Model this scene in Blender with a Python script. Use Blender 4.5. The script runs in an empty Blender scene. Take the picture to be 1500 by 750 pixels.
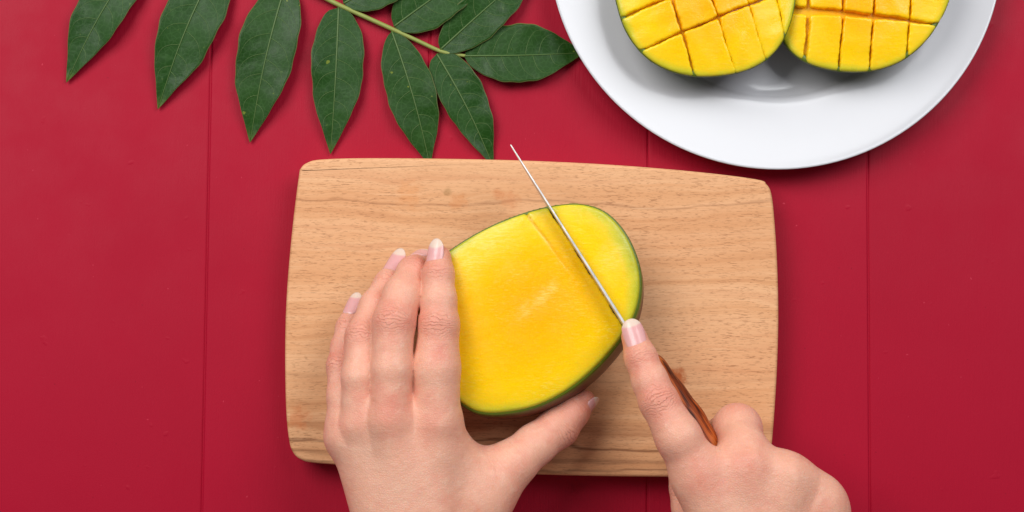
import bpy, math, random
import numpy as np
from mathutils import Vector

random.seed(4)
rng = np.random.default_rng(7)
SC = bpy.context.scene
COL = SC.collection

# ------------------------------------------------------------------ camera
FRAME_W = 0.555                       # metres of table across the picture
LENS, SENSOR = 50.0, 36.0
DIST = FRAME_W * LENS / SENSOR
TILT = math.radians(3.3)
cam = bpy.data.cameras.new('camera')
cam.lens = LENS
cam.sensor_width = SENSOR
cam.clip_start = 0.01
cam.clip_end = 20
cam_o = bpy.data.objects.new('camera', cam)
COL.objects.link(cam_o)
cam_o.location = (0, -DIST * math.sin(TILT), DIST * math.cos(TILT))
cam_o.rotation_euler = (TILT, 0, 0)
SC.camera = cam_o

# ------------------------------------------------------------------ light
world = bpy.data.worlds.new('World')
SC.world = world
world.use_nodes = True
world.node_tree.nodes['Background'].inputs[0].default_value = (0.93, 0.96, 1.0, 1)
world.node_tree.nodes['Background'].inputs[1].default_value = 0.14


def area_light(name, loc, target, size, energy, color=(1, 1, 1)):
    l = bpy.data.lights.new(name, 'AREA')
    l.shape = 'SQUARE'
    l.size = size
    l.energy = energy
    l.color = color
    o = bpy.data.objects.new(name, l)
    COL.objects.link(o)
    o.location = loc
    o.rotation_euler = (Vector(target) - Vector(loc)).to_track_quat('-Z', 'Y').to_euler()
    return o


area_light('softbox_key', (-0.64, 0.64, 1.10), (0, 0, 0), 0.85, 17.4, (1.0, 0.985, 0.96))
area_light('softbox_fill', (0.70, 0.64, 1.10), (0, 0, 0), 0.80, 12.6, (0.97, 0.985, 1.0))

SC.view_settings.view_transform = 'Standard'
SC.view_settings.look = 'None'
SC.view_settings.exposure = 0.0
SC.view_settings.gamma = 1.0
SC.view_settings.use_curve_mapping = False

# ------------------------------------------------------------------ picture point -> place
FPX = 1500 * LENS / SENSOR


def W(px, py, z=0.0):
    """world point (mm) that stands z mm above the table and is seen at photo pixel px, py"""
    x = (px - 750) / FPX
    y = -(py - 375) / FPX
    ct, st = math.cos(TILT), math.sin(TILT)
    d = np.array([x, y * ct + st, y * st - ct])
    o = np.array([0, -DIST * st * 1000, DIST * ct * 1000])
    t = (z - o[2]) / d[2]
    return o + d * t


def PXMM(z):
    return (DIST * 1000 - z) / FPX


# ------------------------------------------------------------------ objects
ORG = {}


def new_mesh(name, verts, faces, mat, smooth=True, attrs=None, org=(0, 0, 0)):
    """verts in world mm -> mesh in metres around org"""
    v = (np.asarray(verts, dtype=np.float64) - np.asarray(org)) * 0.001
    me = bpy.data.meshes.new(name)
    if isinstance(faces, np.ndarray):
        n = faces.shape[1]
        me.vertices.add(len(v))
        me.vertices.foreach_set('co', v.astype(np.float32).ravel())
        me.loops.add(faces.size)
        me.loops.foreach_set('vertex_index', faces.astype(np.int32).ravel())
        me.polygons.add(len(faces))
        me.polygons.foreach_set('loop_start', np.arange(0, faces.size, n, dtype=np.int32))
        me.polygons.foreach_set('loop_total', np.full(len(faces), n, dtype=np.int32))
        me.update(calc_edges=True)
    else:
        me.from_pydata([tuple(p) for p in v], [], faces)
    if smooth:
        me.polygons.foreach_set('use_smooth', np.ones(len(me.polygons), dtype=bool))
    for k, a in (attrs or {}).items():
        at = me.attributes.new(k, 'FLOAT', 'POINT')
        at.data.foreach_set('value', np.asarray(a, dtype=np.float32))
    if mat is not None:
        me.materials.append(mat)
    me.update()
    me.validate()
    return me


def add(name, verts, faces, mat, parent=None, origin=None, smooth=True, attrs=None):
    org = ORG[parent.name] if parent is not None else np.asarray(origin if origin is not None else (0, 0, 0), float)
    me = new_mesh(name, verts, faces, mat, smooth, attrs, org)
    o = bpy.data.objects.new(name, me)
    COL.objects.link(o)
    if parent is not None:
        o.parent = parent
    else:
        o.location = org * 0.001
    ORG[o.name] = org
    return o


def empty(name, origin):
    o = bpy.data.objects.new(name, None)
    COL.objects.link(o)
    o.empty_display_size = 0.02
    o.location = np.asarray(origin) * 0.001
    ORG[o.name] = np.asarray(origin, float)
    return o


def tag(o, label, cat, group=None):
    o['label'] = label
    o['category'] = cat
    if group:
        o['group'] = group


# ------------------------------------------------------------------ material helpers
def srgb(r, g, b):
    f = lambda c: (c / 255 / 12.92) if c / 255 <= 0.04045 else ((c / 255 + 0.055) / 1.055) ** 2.4
    return (f(r), f(g), f(b), 1)


class Mat:
    def __init__(self, name):
        self.m = bpy.data.materials.new(name)
        self.m.use_nodes = True
        self.nt = self.m.node_tree
        self.b = self.nt.nodes['Principled BSDF']
        self.co = self.nt.nodes.new('ShaderNodeTexCoord').outputs['Object']

    def n(self, t, **kw):
        nd = self.nt.nodes.new(t)
        for k, v in kw.items():
            setattr(nd, k, v)
        return nd

    def link(self, a, b):
        self.nt.links.new(a, b)

    def put(self, sock, v):
        if isinstance(v, bpy.types.NodeSocket):
            self.link(v, sock)
        else:
            sock.default_value = v

    def mapping(self, scale=(1, 1, 1), rot=(0, 0, 0), loc=(0, 0, 0), src=None):
        nd = self.n('ShaderNodeMapping')
        self.link(src or self.co, nd.inputs['Vector'])
        nd.inputs['Scale'].default_value = scale
        nd.inputs['Rotation'].default_value = rot
        nd.inputs['Location'].default_value = loc
        return nd.outputs[0]

    def noise(self, vec, scale, detail=3, rough=0.55, dist=0.0):
        nd = self.n('ShaderNodeTexNoise')
        self.link(vec, nd.inputs['Vector'])
        nd.inputs['Scale'].default_value = scale
        nd.inputs['Detail'].default_value = detail
        nd.inputs['Roughness'].default_value = rough
        nd.inputs['Distortion'].default_value = dist
        return nd.outputs['Fac']

    def ramp(self, fac, stops, interp='LINEAR'):
        nd = self.n('ShaderNodeValToRGB')
        nd.color_ramp.interpolation = interp
        el = nd.color_ramp.elements
        while len(el) < len(stops):
            el.new(0.5)
        for e, (p, c) in zip(el, stops):
            e.position = p
            e.color = c if len(c) == 4 else (*c, 1)
        self.link(fac, nd.inputs[0])
        return nd.outputs[0]

    def fr(self, fac, a, b, c=0.0, d=1.0, smooth=True):
        nd = self.n('ShaderNodeMapRange')
        nd.interpolation_type = 'SMOOTHSTEP' if smooth else 'LINEAR'
        self.put(nd.inputs[0], fac)
        nd.inputs[1].default_value = a
        nd.inputs[2].default_value = b
        nd.inputs[3].default_value = c
        nd.inputs[4].default_value = d
        return nd.outputs[0]

    def math(self, op, a, b=0.0, c=0.0):
        nd = self.n('ShaderNodeMath', operation=op)
        self.put(nd.inputs[0], a)
        self.put(nd.inputs[1], b)
        self.put(nd.inputs[2], c)
        return nd.outputs[0]

    def mix(self, fac, a, b, mode='MIX'):
        nd = self.n('ShaderNodeMix', data_type='RGBA', blend_type=mode)
        self.put(nd.inputs[0], fac)
        self.put(nd.inputs[6], a)
        self.put(nd.inputs[7], b)
        return nd.outputs[2]

    def attr(self, name):
        return self.n('ShaderNodeAttribute', attribute_name=name).outputs['Fac']

    def bump(self, h, dist, strength=1.0, normal=None):
        nd = self.n('ShaderNodeBump')
        nd.inputs['Strength'].default_value = strength
        nd.inputs['Distance'].default_value = dist
        self.link(h, nd.inputs['Height'])
        if normal is not None:
            self.link(normal, nd.inputs['Normal'])
        return nd.outputs[0]

    def sep(self, vec=None):
        nd = self.n('ShaderNodeSeparateXYZ')
        self.link(vec or self.co, nd.inputs[0])
        return nd.outputs

    def out(self, **kw):
        for k, v in kw.items():
            self.put(self.b.inputs[k.replace('_', ' ')], v)
        return self.m


# ------------------------------------------------------------------ materials
def mat_table():
    m = Mat('red_paint')
    rnd = m.n('ShaderNodeObjectInfo').outputs['Random']
    off = m.n('ShaderNodeCombineXYZ')
    m.link(m.math('MULTIPLY', rnd, 7.0), off.inputs[1])
    ad = m.n('ShaderNodeVectorMath', operation='ADD')
    m.link(m.co, ad.inputs[0])
    m.link(off.outputs[0], ad.inputs[1])
    v = ad.outputs[0]
    blot = m.noise(v, 9, 3)
    grain = m.noise(m.mapping((900, 60, 900), src=v), 1, 4, 0.6)
    fine = m.noise(v, 1400, 2)
    speck = m.noise(v, 320, 1)
    col = m.mix(blot, srgb(158, 7, 38), srgb(171, 11, 45))
    col = m.mix(m.math('MULTIPLY', grain, 0.24), col, srgb(160, 8, 40))
    col = m.mix(m.fr(speck, 0.78, 0.82, 0, 0.5), col, srgb(214, 70, 90))
    sp2 = m.noise(m.mapping((1, 1, 1), loc=(4, 2, 1), src=v), 420, 1)
    col = m.mix(m.fr(sp2, 0.79, 0.82, 0, 0.6), col, srgb(96, 4, 24))
    sc = m.noise(m.mapping((70, 900, 1), rot=(0, 0, 0.9), src=v), 1, 1)
    col = m.mix(m.fr(sc, 0.80, 0.86, 0, 0.35), col, srgb(205, 60, 80))
    nrm = m.bump(grain, 0.00024, 0.5)
    brush = m.noise(m.mapping((2600, 45, 900), src=v), 1, 3, 0.6)
    nrm = m.bump(brush, 0.00012, 0.5, nrm)
    dent = m.noise(v, 90, 2)
    nrm = m.bump(m.fr(dent, 0.70, 0.78, 0, 1), 0.0004, 0.35, nrm)
    nrm = m.bump(fine, 0.00008, 0.5, nrm)
    nrm = m.bump(blot, 0.003, 0.12, nrm)
    rg = m.fr(m.noise(v, 30, 3), 0.3, 0.7, 0.50, 0.62)
    return m.out(Base_Color=col, Roughness=rg, Normal=nrm, Specular_IOR_Level=0.17)


def mat_board():
    m = Mat('beech_board')
    xyz = m.sep()
    wob = m.noise(m.mapping((6, 20, 20)), 1, 3)
    wob2 = m.noise(m.mapping((22, 50, 50), loc=(3, 1, 0)), 1, 3)
    yy = m.math('ADD', xyz[1], m.math('MULTIPLY', m.math('SUBTRACT', wob, 0.5), 0.030))
    yy = m.math('ADD', yy, m.math('MULTIPLY', m.math('SUBTRACT', wob2, 0.5), 0.006))
    cy = m.n('ShaderNodeCombineXYZ')
    m.link(m.math('MULTIPLY', xyz[0], 1.0), cy.inputs[0])
    m.link(yy, cy.inputs[1])
    m.link(xyz[2], cy.inputs[2])
    bands = m.noise(m.mapping((2.5, 130, 20), src=cy.outputs[0]), 1, 4, 0.6)
    broad = m.noise(m.mapping((5, 22, 10)), 1, 2)
    fib = m.noise(m.mapping((45, 1500, 300)), 1, 3, 0.6)
    col = m.ramp(bands, [(0.28, srgb(194, 134, 90)), (0.43, srgb(220, 162, 114)), (0.58, srgb(231, 178, 132)), (0.75, srgb(212, 152, 108))])
    col = m.mix(m.fr(broad, 0.4, 0.72, 0, 0.5), col, srgb(214, 150, 102))
    col = m.mix(m.fr(fib, 0.35, 0.7, 0.0, 0.26), col, srgb(202, 140, 94))
    # short dark pores of beech
    fl = m.noise(m.mapping((260, 1900, 300), rot=(0, 0, 0.04)), 1, 2, 0.5)
    dens = m.noise(m.mapping((14, 36, 10), loc=(2, 5, 0)), 1, 2)
    flm = m.math('MULTIPLY', m.fr(fl, 0.57, 0.68, 0, 1), m.fr(dens, 0.34, 0.62, 0.22, 0.48))
    col = m.mix(flm, col, srgb(140, 82, 44))
    fl2 = m.noise(m.mapping((380, 2200, 300), loc=(1.3, 0, 0)), 1, 1, 0.5)
    col = m.mix(m.fr(fl2, 0.62, 0.72, 0, 0.35), col, srgb(140, 84, 46))
    # two darker heart lines along the near edge, one under the far edge
    for y0, wd, s, c in ((-0.0665, 0.0014, 0.75, (112, 66, 38)), (-0.0735, 0.0022, 0.55, (122, 74, 44)), (-0.058, 0.0045, 0.42, (150, 92, 56)),
                         (-0.0785, 0.0012, 0.6, (118, 70, 40)), (0.0625, 0.0011, 0.45, (138, 84, 50)), (-0.031, 0.0016, 0.22, (150, 96, 60))):
        d = m.math('ABSOLUTE', m.math('SUBTRACT', yy, y0))
        mask = m.math('MULTIPLY', m.fr(d, 0, wd, s, 0), m.fr(fib, 0.3, 0.6, 0.5, 1))
        col = m.mix(mask, col, srgb(*c))
    # orange juice stains
    nz = m.noise(m.co, 260, 3)
    for (px, py, r, s, cc) in ((992, 553, 0.0062, 0.9, (176, 84, 26)), (985, 545, 0.0034, 0.8, (176, 84, 26)), (437, 612, 0.008, 0.4, (214, 116, 58)), (672, 296, 0.006, 0.35, (206, 120, 54)),
                           (748, 292, 0.006, 0.3, (196, 106, 50)), (730, 283, 0.004, 0.4, (196, 106, 50)), (600, 284, 0.009, 0.28, (214, 130, 60)), (655, 282, 0.003, 0.5, (150, 110, 60))):
        p = (W(px, py, BOARD_Z) - BOARD_ORG) * 0.001
        vd = m.n('ShaderNodeVectorMath', operation='DISTANCE')
        m.link(m.mapping((1, 1, 0)), vd.inputs[0])
        vd.inputs[1].default_value = (p[0], p[1], 0)
        d = m.math('ADD', vd.outputs['Value'], m.math('MULTIPLY', m.math('SUBTRACT', nz, 0.5), r * 1.6))
        col = m.mix(m.fr(d, r * 0.25, r, s, 0), col, srgb(*cc))
    # knife scratches
    for ang, lc in ((1.02, (0, 0, 0)), (1.15, (3, 1, 0)), (1.57, (5, 2, 0))):
        s1 = m.noise(m.mapping((28, 1100, 1), rot=(0, 0, ang), loc=lc), 1, 1, 0.4)
        col = m.mix(m.fr(s1, 0.735, 0.775, 0, 0.32), col, srgb(238, 198, 156))
    h = m.math('SUBTRACT', m.math('MULTIPLY', fib, 0.6), flm)
    nrm = m.bump(h, 0.00018, 0.6)
    return m.out(Base_Color=col, Roughness=m.fr(fib, 0.3, 0.7, 0.5, 0.62), Normal=nrm, Specular_IOR_Level=0.32)


def mat_plate():
    m = Mat('white_porcelain')
    sp = m.noise(m.co, 420, 1)
    col = m.mix(m.fr(sp, 0.81, 0.83, 0, 0.35), (0.57, 0.57, 0.60, 1), (0.45, 0.44, 0.44, 1))
    nrm = m.bump(m.noise(m.co, 45, 2), 0.0006, 0.12)
    return m.out(Base_Color=col, Roughness=0.22, Normal=nrm, Coat_Weight=0.25, Coat_Roughness=0.12)


def mat_flesh(name, fib_rot, pale=0.5):
    m = Mat(name)
    ed = m.attr('edge')
    n1 = m.noise(m.co, 60, 4)
    n2 = m.noise(m.co, 22, 3)
    fib = m.noise(m.mapping((260, 1500, 500), rot=(0, 0, fib_rot)), 1, 4, 0.65)
    e2 = m.math('ADD', ed, m.math('MULTIPLY', m.math('SUBTRACT', n1, 0.5), 0.12))
    e2 = m.math('ADD', e2, m.math('MULTIPLY', m.math('SUBTRACT', n2, 0.5), 0.20))
    col = m.ramp(e2, [(0.0, srgb(176, 178, 40)), (0.05, srgb(214, 200, 44)), (0.12, srgb(248, 205, 18)), (0.26, srgb(254, 204, 2)), (0.6, srgb(253, 191, 0)), (1.0, srgb(251, 181, 0))])
    col = m.mix(m.math('MULTIPLY', m.fr(fib, 0.48, 0.75, 0, 1), m.fr(n2, 0.42, 0.68, 0.10, pale)), col, srgb(253, 232, 122))
    col = m.mix(m.fr(m.noise(m.co, 110, 2), 0.60, 0.75, 0, 0.08), col, srgb(244, 176, 0))
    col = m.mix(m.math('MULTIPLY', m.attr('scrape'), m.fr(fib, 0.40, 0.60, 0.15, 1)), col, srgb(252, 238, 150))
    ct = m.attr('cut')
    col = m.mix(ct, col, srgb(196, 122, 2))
    h = m.math('ADD', m.math('MULTIPLY', fib, 0.7), m.noise(m.co, 420, 3))
    nrm = m.bump(h, 0.00035, 0.28)
    nrm = m.bump(n1, 0.002, 0.25, nrm)
    m.b.inputs['Subsurface Radius'].default_value = (1.0, 0.60, 0.06)
    m.b.inputs['Subsurface Scale'].default_value = 0.004
    return m.out(Base_Color=col, Roughness=m.fr(n1, 0.35, 0.7, 0.22, 0.40), Normal=nrm, Subsurface_Weight=0.30, Specular_IOR_Level=0.34)


def mat_mango_skin():
    m = Mat('mango_skin')
    z = m.attr('depth')          # 0 at the cut rim, 1 at the bottom
    n1 = m.noise(m.co, 40, 4)
    n2 = m.noise(m.co, 14, 2)
    sp = m.noise(m.co, 700, 1)
    zz = m.math('ADD', z, m.math('MULTIPLY', m.math('SUBTRACT', n1, 0.5), 0.18))
    sun = m.attr('blush')
    green = m.mix(n2, srgb(66, 88, 12), srgb(104, 120, 18))
    red = m.mix(n1, srgb(86, 30, 22), srgb(104, 56, 24))
    f = m.math('MULTIPLY', m.fr(zz, 0.02, 0.16, 0, 1), m.fr(sun, 0.15, 0.7, 0.1, 1))
    col = m.mix(f, green, red)
    col = m.mix(m.fr(sp, 0.68, 0.74, 0, 0.4), col, srgb(170, 150, 60))
    return m.out(Base_Color=col, Roughness=0.38, Normal=m.bump(m.noise(m.co, 500, 2), 0.0003, 0.3))


def mat_skin(name, tone=(214, 160, 132)):
    m = Mat(name)
    red = m.attr('red')
    km = m.attr('crease')
    ku = m.attr('along')
    n1 = m.noise(m.co, 38, 4)
    n2 = m.noise(m.co, 170, 3)
    n3 = m.noise(m.co, 900, 3)
    mott = m.noise(m.co, 75, 3)
    base = m.mix(n1, srgb(235, 180, 154), srgb(224, 161, 137))
    base = m.mix(m.fr(mott, 0.45, 0.75, 0, 0.45), base, srgb(224, 140, 120))
    base = m.mix(m.fr(n2, 0.5, 0.8, 0, 0.35), base, srgb(242, 200, 176))
    base = m.mix(m.math('MULTIPLY', red, m.fr(n1, 0.2, 0.7, 0.6, 1.0)), base, srgb(212, 106, 90))
    base = m.mix(m.math('MULTIPLY', m.attr('cool'), 0.7), base, srgb(206, 164, 140))
    # wrinkles across the knuckles
    wn = m.noise(m.co, 260, 2)
    ph = m.math('ADD', ku, m.math('MULTIPLY', m.math('SUBTRACT', wn, 0.5), 5.5))
    w1 = m.math('SINE', m.math('MULTIPLY', ph, 2.9))
    w1 = m.fr(w1, 0.30, 1.0, 0, 1)
    cr = m.math('MULTIPLY', m.math('MULTIPLY', w1, km), m.fr(m.noise(m.co, 330, 2), 0.30, 0.52, 0.3, 1))
    base = m.mix(m.math('MULTIPLY', cr, 0.36), base, srgb(168, 92, 74))
    # fine skin lines
    cv = m.n('ShaderNodeCombineXYZ')
    m.link(m.attr('fa'), cv.inputs[0])
    m.link(m.attr('fl'), cv.inputs[1])
    lines = m.noise(m.mapping((1.5, 0.22, 1), src=cv.outputs[0]), 1, 4, 0.65)
    base = m.mix(m.fr(lines, 0.52, 0.72, 0, 0.20), base, srgb(196, 122, 100))
    base = m.mix(m.fr(lines, 0.30, 0.46, 0.22, 0), base, srgb(246, 208, 186))
    vor = m.n('ShaderNodeTexVoronoi')
    vor.feature = 'DISTANCE_TO_EDGE'
    vor.inputs['Scale'].default_value = 850
    m.link(m.co, vor.inputs['Vector'])
    cell = m.fr(vor.outputs['Distance'], 0, 0.25, 0, 1)
    base = m.mix(m.math('MULTIPLY', m.math('SUBTRACT', 1.0, cell), 0.10), base, srgb(186, 118, 96))
    h = m.math('ADD', m.math('MULTIPLY', lines, 0.5), m.math('MULTIPLY', cell, 0.35))
    nrm = m.bump(h, 0.00032, 0.5)
    nrm = m.bump(m.math('MULTIPLY', cr, -1.0), 0.0006, 0.65, nrm)
    nrm = m.bump(n2, 0.0016, 0.25, nrm)
    m.b.inputs['Subsurface Radius'].default_value = (1.0, 0.36, 0.18)
    m.b.inputs['Subsurface Scale'].default_value = 0.0026
    return m.out(Base_Color=base, Roughness=m.fr(n3, 0.3, 0.7, 0.40, 0.54), Normal=nrm, Subsurface_Weight=0.32, Specular_IOR_Level=0.40)


def mat_nail():
    m = Mat('fingernail')
    t = m.attr('along')
    free = m.fr(t, 0.70, 0.80, 0, 0.75)
    lun = m.fr(t, 0.06, 0.16, 0.55, 0)
    col = m.mix(lun, srgb(226, 172, 168), srgb(234, 200, 194))
    col = m.mix(m.noise(m.co, 200, 2), col, srgb(218, 160, 160))
    col = m.mix(free, col, srgb(226, 212, 192))
    m.b.inputs['Subsurface Radius'].default_value = (1, 0.6, 0.5)
    m.b.inputs['Subsurface Scale'].default_value = 0.001
    return m.out(Base_Color=col, Roughness=0.25, Subsurface_Weight=0.2, Specular_IOR_Level=0.5)


def mat_leaf():
    m = Mat('leaf_green')
    rnd = m.n('ShaderNodeObjectInfo').outputs['Random']
    t = m.attr('along')
    sd = m.attr('side')
    n1 = m.noise(m.co, 55, 4)
    n2 = m.noise(m.co, 380, 3)
    col = m.mix(n1, srgb(14, 46, 4), srgb(36, 76, 10))
    col = m.mix(m.math('MULTIPLY', rnd, 0.4), col, srgb(24, 66, 18))
    vor = m.n('ShaderNodeTexVoronoi')
    vor.feature = 'DISTANCE_TO_EDGE'
    vor.inputs['Scale'].default_value = 330
    m.link(m.co, vor.inputs['Vector'])
    net = m.fr(vor.outputs['Distance'], 0, 0.10, 1, 0)
    col = m.mix(m.math('MULTIPLY', net, 0.12), col, srgb(86, 128, 70))
    col = m.mix(m.fr(n2, 0.66, 0.8, 0, 0.3), col, srgb(110, 130, 60))
    tip = m.math('ADD', t, m.math('MULTIPLY', m.math('SUBTRACT', n1, 0.5), 0.2))
    col = m.mix(m.fr(tip, 0.90, 1.02, 0, 0.6), col, srgb(96, 110, 40))
    col = m.mix(m.fr(sd, 0.955, 1.0, 0, 0.7), col, srgb(120, 120, 74))
    sp = m.noise(m.co, 260, 1)
    col = m.mix(m.fr(sp, 0.77, 0.80, 0, 0.7), col, srgb(120, 132, 40))
    h = m.math('SUBTRACT', m.math('MULTIPLY', n2, 0.6), m.math('MULTIPLY', net, 0.12))
    nrm = m.bump(h, 0.0002, 0.35)
    nrm = m.bump(n1, 0.003, 0.3, nrm)
    return m.out(Base_Color=col, Roughness=m.fr(n1, 0.3, 0.7, 0.36, 0.54), Normal=nrm, Specular_IOR_Level=0.20)


def mat_plain(name, c, rough=0.5, metal=0.0, spec=0.5, var=0.15, sc=300, c2=None):
    m = Mat(name)
    n1 = m.noise(m.co, sc, 3)
    col = m.mix(m.math('MULTIPLY', n1, var * 2), srgb(*c), srgb(*(c2 or [int(x * 0.75) for x in c])))
    return m.out(Base_Color=col, Roughness=rough, Metallic=metal, Specular_IOR_Level=spec, Normal=m.bump(n1, 0.0002, 0.3))


def mat_steel():
    m = Mat('blade_steel')
    n1 = m.noise(m.co, 160, 4)
    n2 = m.noise(m.co, 700, 2)
    col = m.mix(n1, srgb(206, 206, 206), srgb(238, 238, 238))
    col = m.mix(m.fr(n2, 0.66, 0.75, 0, 0.6), col, srgb(120, 100, 80))
    return m.out(Base_Color=col, Metallic=0.75, Roughness=m.fr(n1, 0.3, 0.7, 0.34, 0.5))


def mat_handle(ang):
    m = Mat('knife_wood')
    v = m.mapping((1, 1, 1), rot=(0, 0, -ang))
    g = m.noise(m.mapping((30, 420, 420), src=v), 1, 4, 0.6, 0.6)
    b = m.noise(m.mapping((60, 200, 200), src=v), 1, 3)
    col = m.ramp(g, [(0.36, srgb(52, 22, 10)), (0.46, srgb(132, 56, 20)), (0.57, srgb(178, 84, 28)), (0.74, srgb(204, 116, 50))])
    col = m.mix(m.fr(b, 0.60, 0.66, 0, 0.8), col, srgb(52, 26, 16))
    return m.out(Base_Color=col, Roughness=0.5, Normal=m.bump(g, 0.0006, 0.7), Specular_IOR_Level=0.25)


# ------------------------------------------------------------------ geometry helpers
def catmull(pts, n=12, closed=True):
    P = np.asarray(pts, float)
    out = []
    N = len(P)
    rngi = range(N if closed else N - 1)
    for i in rngi:
        if closed:
            p0, p1, p2, p3 = P[(i - 1) % N], P[i], P[(i + 1) % N], P[(i + 2) % N]
        else:
            p1, p2 = P[i], P[i + 1]
            p0 = P[i - 1] if i > 0 else 2 * p1 - p2
            p3 = P[i + 2] if i + 2 < N else 2 * p2 - p1
        for k in range(n):
            t = k / n
            out.append(0.5 * ((2 * p1) + (-p0 + p2) * t + (2 * p0 - 5 * p1 + 4 * p2 - p3) * t * t + (-p0 + 3 * p1 - 3 * p2 + p3) * t ** 3))
    if not closed:
        out.append(P[-1])
    return np.array(out)


def surface_nets(F, lo, h, smooth=2):
    """F: scalar field (nx,ny,nz), negative inside -> verts (mm), quads"""
    nx, ny, nz = F.shape
    S = F < 0
    c = S[:-1, :-1, :-1].astype(np.int8)
    tot = np.zeros_like(c)
    for dx in (0, 1):
        for dy in (0, 1):
            for dz in (0, 1):
                tot += S[dx:nx - 1 + dx, dy:ny - 1 + dy, dz:nz - 1 + dz]
    act = (tot > 0) & (tot < 8)
    idx = np.argwhere(act)
    ids = np.full(act.shape, -1, np.int64)
    ids[act] = np.arange(len(idx))
    val = {}
    for dx in (0, 1):
        for dy in (0, 1):
            for dz in (0, 1):
                val[(dx, dy, dz)] = F[idx[:, 0] + dx, idx[:, 1] + dy, idx[:, 2] + dz].astype(np.float64)
    acc = np.zeros((len(idx), 3))
    cnt = np.zeros(len(idx))
    cor = list(val)
    for a in cor:
        for ax in range(3):
            if a[ax] == 1:
                continue
            b = list(a); b[ax] = 1; b = tuple(b)
            va, vb = val[a], val[b]
            x = (va < 0) != (vb < 0)
            t = np.where(x, va / np.where(x, va - vb, 1), 0)
            p = np.array(a, float)[None, :] + t[:, None] * (np.array(b, float) - np.array(a, float))[None, :]
            acc[x] += p[x]
            cnt[x] += 1
    V = idx + acc / cnt[:, None]
    quads = []
    for ax in range(3):
        sl0 = [slice(None)] * 3; sl1 = [slice(None)] * 3
        sl0[ax] = slice(0, -1); sl1[ax] = slice(1, None)
        a = S[tuple(sl0)]; b = S[tuple(sl1)]
        e = np.argwhere(a != b)
        o1, o2 = [(1, 2), (2, 0), (0, 1)][ax]
        lim = np.array(act.shape)
        ok = (e[:, o1] > 0) & (e[:, o2] > 0) & (e[:, o1] < lim[o1]) & (e[:, o2] < lim[o2])
        e = e[ok]
        ins = a[e[:, 0], e[:, 1], e[:, 2]]
        def cid(d1, d2):
            q = e.copy(); q[:, o1] += d1; q[:, o2] += d2
            return ids[q[:, 0], q[:, 1], q[:, 2]]
        q = np.stack([cid(-1, -1), cid(0, -1), cid(0, 0), cid(-1, 0)], 1)
        q[~ins] = q[~ins][:, ::-1]
        quads.append(q)
    Q = np.concatenate(quads)
    Q = Q[(Q >= 0).all(1)]
    V = V * h + np.asarray(lo)[None, :]
    if smooth:
        E = np.concatenate([Q[:, [0, 1]], Q[:, [1, 2]], Q[:, [2, 3]], Q[:, [3, 0]]])
        deg = np.bincount(E.ravel(), minlength=len(V)).astype(float)
        for it in range(smooth):
            for lam in (0.55, -0.35):
                A = np.zeros_like(V)
                for k in range(3):
                    A[:, k] = np.bincount(E[:, 0], V[E[:, 1], k], len(V)) + np.bincount(E[:, 1], V[E[:, 0], k], len(V))
                V = V + lam * (A / np.maximum(deg, 1)[:, None] - V)
    return V, Q


def smin(a, b, k):
    hh = np.maximum(k - np.abs(a - b), 0) / k
    return np.minimum(a, b) - hh * hh * k * 0.25


def smax(a, b, k):
    return -smin(-a, -b, k)


def vnoise(P, scale, seed):
    """cheap smooth pseudo noise on points (sum of sines), about -1..1"""
    r = np.random.default_rng(seed)
    out = 0
    for i in range(6):
        d = r.normal(size=3); d /= np.linalg.norm(d)
        f = (0.6 + r.random() * 1.2) / scale
        out = out + np.sin((P @ d) * f * 6.283 + r.random() * 6.283)
    return out / 3.2


class Field:
    def __init__(self, lo, hi, h):
        self.lo = np.asarray(lo, float)
        self.h = h
        n = np.ceil((np.asarray(hi, float) - self.lo) / h).astype(int) + 1
        self.ax = [(self.lo[i] + h * np.arange(n[i])).astype(np.float32) for i in range(3)]
        self.shape = tuple(n)

    def full(self, v=1e3):
        return np.full(self.shape, v, np.float32)

    def window(self, pts, margin):
        pts = np.asarray(pts)
        lo = pts.min(0) - margin; hi = pts.max(0) + margin
        s = []
        for i in range(3):
            a = int(np.clip(np.floor((lo[i] - self.lo[i]) / self.h), 0, self.shape[i] - 1))
            b = int(np.clip(np.ceil((hi[i] - self.lo[i]) / self.h) + 1, a + 1, self.shape[i]))
            s.append(slice(a, b))
        return tuple(s)

    def xyz(self, s=None):
        s = s or (slice(None),) * 3
        return (self.ax[0][s[0]][:, None, None], self.ax[1][s[1]][None, :, None], self.ax[2][s[2]][None, None, :])


def cone(X, a, b, ra, rb, fz=1.0):
    """tapered capsule; fz > 1 flattens it in height"""
    a = np.asarray(a, np.float32); b = np.asarray(b, np.float32)
    ba = b - a
    L2 = float(ba @ ba) + 1e-6
    dx, dy, dz = X[0] - a[0], X[1] - a[1], X[2] - a[2]
    t = np.clip((dx * ba[0] + dy * ba[1] + dz * ba[2]) / L2, 0, 1)
    q = np.sqrt((dx - t * ba[0]) ** 2 + (dy - t * ba[1]) ** 2 + ((dz - t * ba[2]) * fz) ** 2)
    ts = t * t * (3 - 2 * t)
    tt = 0.5 * t + 0.5 * ts
    return q - (ra + (rb - ra) * tt)


# ------------------------------------------------------------------ table
M_TABLE = mat_table()
TABLE_ROT = math.radians(0.45)
table = empty('table_top', (0, 0, 0))
table['kind'] = 'structure'
PITCH = 323 * FRAME_W / 1.5   # mm per plank  (323 px)
seam0 = W(303, 375 - 0, 0)[0] - 0.0
plank_len, th, bv = 620.0, 18.0, 1.1


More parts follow.
